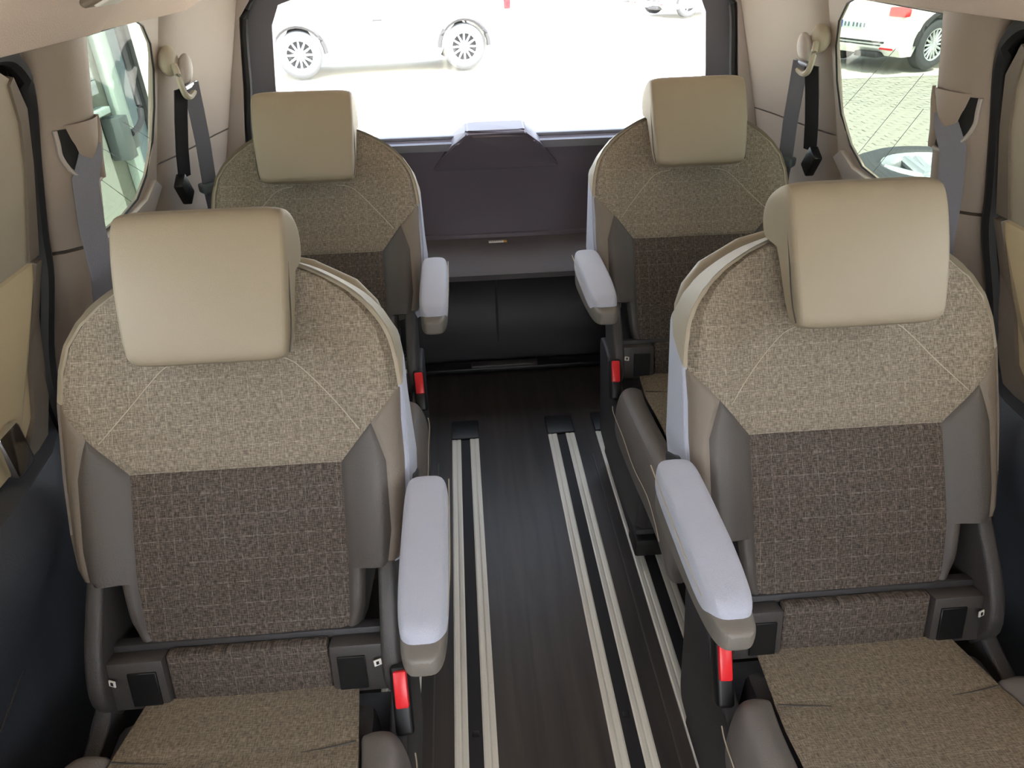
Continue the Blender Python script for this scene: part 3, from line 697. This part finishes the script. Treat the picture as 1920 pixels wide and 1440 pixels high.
# ------------------------------------------------------------------ seat belts
for s, nm in ((-1, 'left'), (1, 'right')):
    far = 'left' if s < 0 else 'right'; sp = SP[s]
    t = empty('rear_seat_belt', (s*.69, 1.625, .98), 'seat belt hanging from a cream anchor on the %s rear corner pillar' % far, 'seat belt', 'seat belts of the rear row')
    O = Vector(t.location)
    def L(p): return tuple(Vector(p)-O)
    def blob(nm, c, r3, rot, m):
        bm = bmesh.new(); bmesh.ops.create_uvsphere(bm, u_segments=20, v_segments=12, radius=1)
        bmesh.ops.transform(bm, matrix=Matrix.Translation(L(c)) @ Euler(rot).to_matrix().to_4x4() @ Matrix.Diagonal((*r3, 1)), verts=bm.verts); return bobj(nm, bm, m, t)
    blob('anchor_cover', (s*.693, 1.618, 1.012), (.020, .030, .030), (0, 0, 0), M['cream'])
    blob('belt_guide', (s*.668, 1.632, .992), (.014, .024, .032), (R(-20), s*R(-10), 0), M['beige_light'])
    tube('guide_loop', smoothpath([L((s*.676, 1.60, 1.006)), L((s*.668, 1.585, .978)), L((s*.666, 1.590, .952)), L((s*.664, 1.608, .943)), L((s*.660, 1.640, .952))], 6), .0065, M['cream'], t)
    tube('loop_rail', [L((s*.663, 1.588, .962)), L((s*.656, 1.640, .966))], .0045, M['chrome'], t)
    strap('belt_webbing', [L((s*.660, 1.622, .968)), L((s*.667, 1.635, .91)), L((s*.680, 1.662, .83)), L((s*.698, 1.690, .74)), L((s*.703, 1.70, .70)), L((s*.706, 1.705, .64))], (s*.75, -.66, 0), .034, .0022, M['belt'], t)
    strap('return_webbing', [L((s*.672, 1.592, .962)), L((s*.695, 1.612, .90)), L((s*.718, 1.632, .83)), L((s*.735, 1.648, .765))], (s*.45, -.9, 0), .036, .0022, M['belt_black'], t)
    box('lower_guide', L((s*.738, 1.635, .742)), (.022, .042, .058), M['black'], t, .004, (R(30), 0, 0))
    tg_ = box('belt_tongue', L((s*.700, 1.692, .728)), (.034, .044, .024), M['box'], t, .006, (0, 0, s*R(44)), 3)
    t2 = empty('front_seat_belt', (s*.67, 1.12, .92), 'seat belt coming out of the half-moon slot in the %s pillar beside the nearest seat' % far, 'seat belt', 'seat belts of the nearest row')
    O = Vector(t2.location)
    k = 0 if s < 0 else -.032
    strap('belt_webbing', [L(q_) for q_ in [(lambda p_: (p_[0], p_[1]+(-.03 if s > 0 else 0), p_[2]))(sp(*q3)) for q3 in ((1.132, .962, .003), (1.126, .945, .006), (1.115, .926, .009), (1.106, .908, .010))]]+[L((s*.667, 1.065+k, .850)), L((s*.666, 1.048+k, .78)), L((s*.700, 1.055+k, .66)), L((s*.738, 1.06+k, .50))],
          [(s*.45, -.85, .2), (s*.5, -.85, .1), (s*.6, -.8, 0), (s*.7, -.7, 0)]+[(s*.75, -.66, 0)]*4, .036, .0022, M['belt'], t2)

# ------------------------------------------------------------------ outside
ground = struct(box('ground', (8, 40, -.53), (120, 140, .1), M['concrete'], None, 0)); ground['label'] = 'bright paved yard'
GZ = -.45
bed = box('paving_bed', (5, 5.85, -.47), (7, 8.0, .02), M['joint'], ground, 0)
PX, PY = .175, .0875
cam_m = bpy.context.scene.camera.matrix_world.inverted() if False else None
def in_window(X, Y):
    # sight line from the cabin through the right quarter window
    t = (.80)/(X+.10) if X > 0 else 0
    y = Y*t
    return 1.15 < y < 1.72
pm = box('paver', (0, 0, 0), (PX-.008, PY-.007, .03), M['paver'], ground, .004, None, 1)
pme = pm.data; cand = []
for j in range(int((9.85-2.0)/PY)):
    for i in range(int(6.9/PX)):
        X = 1.55+i*PX+(PX/2 if j % 2 else 0); Y = 2.0+j*PY
        if X < 8.4: cand.append((X, Y, in_window(X, Y)))
vis = sorted([c for c in cand if c[2] and c[0] > 2.7], key=lambda c: c[0]**2+c[1]**2)[:300]
vset = {(c[0], c[1]) for c in vis}
for k, (X, Y, _) in enumerate(vis):
    o = pm if k == 0 else pm.copy()
    if k: C.objects.link(o)
    o.location = (X, Y, GZ-.015+random.uniform(-.002, .002)); o.rotation_euler = (random.uniform(-.01, .01), random.uniform(-.01, .01), 0)
V = []; F = []
for X, Y, _ in cand:
    if (X, Y) in vset: continue
    b = len(V); a1, a2 = (PX-.010)/2, (PY-.009)/2; z = GZ+random.uniform(-.002, .002)
    V += [(X-a1, Y-a2, GZ-.02), (X+a1, Y-a2, GZ-.02), (X+a1, Y+a2, GZ-.02), (X-a1, Y+a2, GZ-.02), (X-a1, Y-a2, z), (X+a1, Y-a2, z), (X+a1, Y+a2, z), (X-a1, Y+a2, z)]
    F += [(b+4, b+5, b+6, b+7), (b, b+1, b+5, b+4), (b+1, b+2, b+6, b+5), (b+2, b+3, b+7, b+6), (b+3, b, b+4, b+7)]
fp = mobj('far_pavers', V, F, M['paver'], ground); fp['kind'] = 'stuff'
ground.location = (0, 0, 0)

def wheel(name, parent, loc, r=.29, side=1, spokes=12, w_=.19):
    """wheel whose axle runs along local y; outer face at side*"""
    e = lambda nm, bm, m, p=None: bobj(nm, bm, m, p or parent)
    bm = bmesh.new(); lathe(bm, [(-w_/2, r*.64), (-w_/2-.004, r*.8), (-w_/2+.01, r*.95), (-w_/2+.03, r), (w_/2-.03, r), (w_/2-.01, r*.95), (w_/2+.004, r*.8), (w_/2, r*.64), (w_/2-.03, r*.62), (-w_/2+.03, r*.62), (-w_/2, r*.64)], 'y', 40, loc)
    ty = e(name, bm, M['tyre'])
    bm = bmesh.new(); f = side
    lathe(bm, [(f*(w_/2-.005), r*.66), (f*(w_/2+.002), r*.63), (f*(w_/2-.012), r*.60), (f*(w_/2-.06), r*.58), (f*(w_/2-.07), .0)], 'y', 40, loc); bobj('rim_barrel', bm, M['arch'], ty)
    bm = bmesh.new(); lathe(bm, [(f*(w_/2-.012), r*.655), (f*(w_/2+.004), r*.635), (f*(w_/2-.006), r*.58), (f*(w_/2-.03), r*.575)], 'y', 40, loc)
    for k in range(spokes):
        t = 2*math.pi*k/spokes
        p0 = Vector((math.cos(t)*.04, f*(w_/2-.028), math.sin(t)*.04)); p1 = Vector((math.cos(t)*r*.60, f*(w_/2-.014), math.sin(t)*r*.60))
        add_tube(bm, [Vector(loc)+p0, Vector(loc)+p1], [.020, .013], 6)
    lathe(bm, [(f*(w_/2-.04), .055), (f*(w_/2-.016), .052), (f*(w_/2-.010), .03), (f*(w_/2-.010), 0)], 'y', 20, loc)
    bobj('spoked_rim', bm, M['rim'], ty)
    return ty
def car(name, loc, rz, label, cat, L_=4.0, H=1.25, W=1.6, wb_=2.47, van=False, rh=.31, spokes=12, group=None):
    """local x = towards the rear, side facing -y and +y, wheels at +-wb/2"""
    root = empty(name, loc, label, cat, group, rz)
    f0 = -wb_/2-.72; r0 = wb_/2+(.72)
    gc = .20
    if van: roof_ = [(f0+.06, .55), (f0+.25, .78), (f0+.75, .92), (f0+1.35, H-.08), (f0+1.8, H), (r0-.25, H), (r0-.08, H-.12), (r0-.02, .85), (r0, .55)]
    else: roof_ = [(f0+.04, .50), (f0+.2, .70), (f0+1.0, .84), (f0+1.65, H-.05), (f0+2.2, H), (r0-.65, H-.04), (r0-.15, .92), (r0-.02, .80), (r0+.01, .52)]
    prof = [(f0, .35)]+roof_+[(r0, .30), (r0-.12, gc), (wb_/2+rh+.06, gc)]
    def arch(cx, n=14): return [(cx+(rh+.05)*math.cos(math.pi*k/n), rh+(rh+.05)*math.sin(math.pi*k/n)) for k in range(n+1)]
    prof += [(x, z) for x, z in arch(wb_/2)]+[(wb_/2-rh-.06, gc), (-wb_/2+rh+.06, gc)]+[(x, z) for x, z in arch(-wb_/2)]+[(-wb_/2-rh-.06, gc), (f0+.1, gc)]
    bm = bmesh.new(); N = len(prof); secs = []
    for yy, sc in ((-W/2, 0), (-W/2+.05, .4), (-W*.3, 1), (W*.3, 1), (W/2-.05, .4), (W/2, 0)):
        secs.append(yy)
    # body: lower tumble, narrower greenhouse
    def yat(z, side): return side*(W/2-(max(0, z-.80))*.28-(.03 if z < .28 else 0))
    A = [bm.verts.new((x, yat(z, -1), z)) for x, z in prof]; Bv = [bm.verts.new((x, yat(z, 1), z)) for x, z in prof]
    fa = bm.faces.new(A); fb_ = bm.faces.new(Bv[::-1])
    for i in range(N): bm.faces.new((A[i], Bv[i], Bv[(i+1) % N], A[(i+1) % N]))
    bmesh.ops.triangulate(bm, faces=[fa, fb_])
    body = bobj('body', bm, M['carwhite'], root, True)
    for sd in (-1, 1):
        if van: wins = [[(f0+.95, 1.04), (f0+1.40, H-.12), (f0+1.75, H-.10), (f0+1.75, 1.04)], [(f0+1.82, 1.04), (f0+1.82, H-.10), (f0+2.75, H-.10), (f0+2.75, 1.04)], [(f0+2.82, 1.04), (f0+2.82, H-.10), (r0-.3, H-.10), (r0-.16, 1.04)]]
        else: wins = [[(f0+1.2, .86), (f0+1.75, H-.09), (f0+2.1, H-.07), (f0+2.15, .86)], [(f0+2.2, .86), (f0+2.16, H-.07), (r0-.7, H-.11), (r0-.35, .88)]]
        for wpts in wins:
            n = len(wpts); V = [(x, yat(z, sd)+sd*.004, z) for x, z in wpts]+[(x, yat(z, sd)-sd*.02, z) for x, z in wpts]
            mobj('side_window', V, [tuple(range(n)), tuple(range(n, 2*n))[::-1]]+[(i, (i+1) % n, n+(i+1) % n, n+i) for i in range(n)], M['carglass'], root)
        for cx in (-wb_/2, wb_/2):
            ar = [(cx+(rh+.055)*math.cos(math.pi*k/14), sd*(W/2-.0), rh+(rh+.055)*math.sin(math.pi*k/14)) for k in range(15)]
            tube('arch_trim', ar, .036, M['arch'], root, 6)
            wheel('wheel', root, (cx, sd*(W/2-.09), rh-.005), rh-.005, sd, spokes)
        box('sill_cover', (0, sd*(W/2-.012), .245), (wb_-2*rh-.16, .03, .10), M['shutter'], root, .01)
        box('door_grip', (f0+1.9, sd*(W/2+.004), .74), (.14, .02, .03), M['arch'], root, .006)
        V = [(r0-.16, sd*(W/2+.002), .56), (r0-.02, sd*(W/2+.002), .56), (r0-.03, sd*(W/2+.002), .72), (r0-.13, sd*(W/2+.002), .72)]
        box('tail_lamp', (r0-.03, sd*(W/2-.13), .76 if not van else .92), (.11, .27, .12 if not van else .22), M['tail_red'], root, .02)
        box('side_reflector', (r0-.002, sd*(W/2-.2), .30), (.015, .22, .025), M['tail_red'], root, .004)
    box('bumper_strip', (r0+.0, 0, .375), (.03, W-.5, .022), M['arch'], root, .004)
    box('lower_strip', (r0-.0, 0, .335), (.03, W-.6, .014), M['arch'], root, .004)
    bm = bmesh.new(); add_box(bm, (r0-.05, W*.2, .215), (.20, .38, .07), None, .02, 2); bobj('silencer', bm, M['arch'], root)
    pl = box('number_plate', (r0+.012, 0, .57), (.012, .45, .095), M['plate'], root, .003)
    bm = bmesh.new(); add_box(bm, (r0+.0185, -.205 if 1 else .2, .57), (.003, .035, .09), None, 0); bobj('plate_band', bm, M['plate_blue'], pl)
    bm = bmesh.new()
    for k in range(6): add_box(bm, (r0+.0185, -.14+k*.062+(.02 if k > 1 else 0), .57), (.003, .028, .055), None, 0)
    bobj('plate_characters', bm, M['plate_mark'], pl)
    V = [(r0-.02, -W*.38, .83), (r0-.02, W*.38, .83), (r0-.20, W*.34, H-.14), (r0-.20, -W*.34, H-.14)] if van else [(r0-.145, -W*.38, .93), (r0-.145, W*.38, .93), (r0-.60, W*.34, H-.06), (r0-.60, -W*.34, H-.06)]
    V2 = [(x+.012, y, z+.006) for x, y, z in V]
    mobj('rear_window', V+V2, [(0, 1, 2, 3), (7, 6, 5, 4), (0, 4, 5, 1), (1, 5, 6, 2), (2, 6, 7, 3), (3, 7, 4, 0)], M['carglass'], root)
    return root
ang = math.atan2(.375, 2.44)
def place_rear_van():
    c0 = Vector((-2.39+.05, 11.496+11.871, 0))/2; n = Vector((-math.sin(ang), math.cos(ang), 0))
    c0 = c0+n*(.80-.02)
    car('white_van', (c0.x, c0.y, GZ), ang, 'white van parked side-on behind the rear window', 'van', W=1.6, H=1.62, van=True, rh=.33, spokes=12)
place_rear_van()
# estate car seen through the right quarter window, tail towards us
def place_at(wheel_pt, rz, W, wb_, side):
    # rear wheel on 'side' touches wheel_pt
    loc = Vector((wb_/2, side*(W/2-.0), 0)); loc.rotate(Euler((0, 0, rz)))
    return (wheel_pt[0]-loc.x, wheel_pt[1]-loc.y, GZ)
rz = R(202)
car('estate_car', place_at((6.60, 10.25), rz, 1.62, 2.45, 1), rz, 'white car with red tail lamp seen through the right quarter window', 'car', W=1.62, H=1.32, rh=.33, spokes=16)
rz = R(200)
car('distant_car', place_at((5.75, 19.1), rz, 1.6, 2.3, 1), rz, 'white car far off at the top right corner of the rear window', 'car', W=1.6, H=1.25, wb_=2.3, rh=.31, spokes=5)
rz = R(196)
car('distant_car', place_at((6.1, 24.4), rz, 1.6, 2.3, 1), rz, 'furthest pale car, left of the other distant car at the top of the rear window', 'car', W=1.6, H=1.25, wb_=2.3, rh=.31, spokes=5)

# stacked tyres beside the van
def tyre_item(loc, label, rim=True):
    t = empty('tyre', loc, label, 'tyre', 'pile of car wheels outside the right quarter window'); r = .30; w_ = .22
    bm = bmesh.new(); lathe(bm, [(.02, r*.62), (.0, r*.66), (-.004, r*.8), (.012, r*.93), (.04, r), (.17, r), (.198, r*.93), (.214, r*.8), (.21, r*.68), (.19, r*.62), (.02, r*.62)], 'z', 56)
    bobj('tyre_carcass', bm, M['tyre'], t)
    bm = bmesh.new()
    for k in range(44):
        a = 2*math.pi*k/44
        add_box(bm, (math.cos(a)*r*1.002, math.sin(a)*r*1.002, .105), (.010, .030, .125), (R(14)*(1 if k % 2 else -1)*0, 0, a), 0)
    bobj('tread_blocks', bm, M['tyre'], t)
    t.scale = (1, 1, 1.12)
    if rim:
        bm = bmesh.new(); lathe(bm, [(.195, r*.64), (.205, r*.62), (.19, r*.58), (.15, r*.56), (.03, r*.56)], 'z', 48)
        lathe(bm, [(.12, .07), (.165, .065), (.17, .03), (.17, .0)], 'z', 24)
        for k in range(5):
            a = 2*math.pi*k/5+.3
            for da in (-.13, .13):
                add_tube(bm, [(math.cos(a+da)*.05, math.sin(a+da)*.05, .160), (math.cos(a+da*.9)*r*.58, math.sin(a+da*.9)*r*.58, .185)], [.020, .016], 6)
        bobj('alloy_rim', bm, M['rim'], t)
        bm = bmesh.new(); lathe(bm, [(.03, r*.60), (.035, 0)], 'z', 32); bobj('rim_back', bm, M['arch'], t)
    return t
labs = ['alloy wheel with tyre lying on top of the pile outside the right window', 'tyre directly below the top wheel of the outdoor pile', 'tyre second from the ground in the outdoor pile', 'tyre on the ground at the bottom of the outdoor pile']
for k in range(4): tyre_item((1.555, 2.32, GZ+.735-.245*k), labs[k], k == 0)
# set the pile height to reach the sill line
# ------------------------------------------------------------------ building on the left
bd = empty('garage_front', (-2.5, 5.3, GZ), 'garage front with grey-green posts seen through the left quarter window', 'building')
def bpart(name, y0, y1, z0, z1, m, x=0, t=.06, parent=None):
    return box(name, (x-t/2, (y0+y1)/2-5.3, (z0+z1)/2-GZ), (t, y1-y0, z1-z0), m, parent or bd, .004)
bpart('lower_wall', 2.6, 5.085, GZ, .30, M['wallwhite'], -.01)
for k in range(14): bpart('siding_board', 2.6, 5.14, .42+k*.085, .50+k*.085, M['shutter'], .02-.004*(k % 2), .05)
bpart('siding_backing', 2.6, 5.12, .30, 1.7, M['box'], -.04)
bpart('ledge', 4.4, 5.16, .295, .335, M['framegreen'], .05, .08)
bpart('recess_panel', 5.085, 5.33, GZ, 1.9, M['wallolive'], -.03)
bpart('door_post', 5.33, 5.46, GZ, 1.9, M['framegreen'], .03)
bpart('door_leaf', 5.46, 5.80, GZ, 1.9, M['bluegrey'], -.01)
bpart('door_rib', 5.53, 5.55, GZ, 1.9, M['framegreen'], .0, .02)
bpart('corner_post', 5.80, 5.88, GZ, 1.9, M['arch'], .03)
sbx = bpart('switch_box', 5.12, 5.26, -.02, .26, M['box'], .10, .12)
bpart('switch_box', 5.30, 5.40, .02, .14, M['box'], .08, .05)
tube('supply_cable', smoothpath([(.06, .32, 2.3), (.06, .31, 1.2), (.065, .29, .85), (.09, .22, .66), (.10, .10, .60), (.09, -.02, .58)], 8), .022, M['pipe'], bd)
bpart('rear_block', 3.2, 5.86, GZ, 1.85, M['wallwhite'], -.12, 1.2)
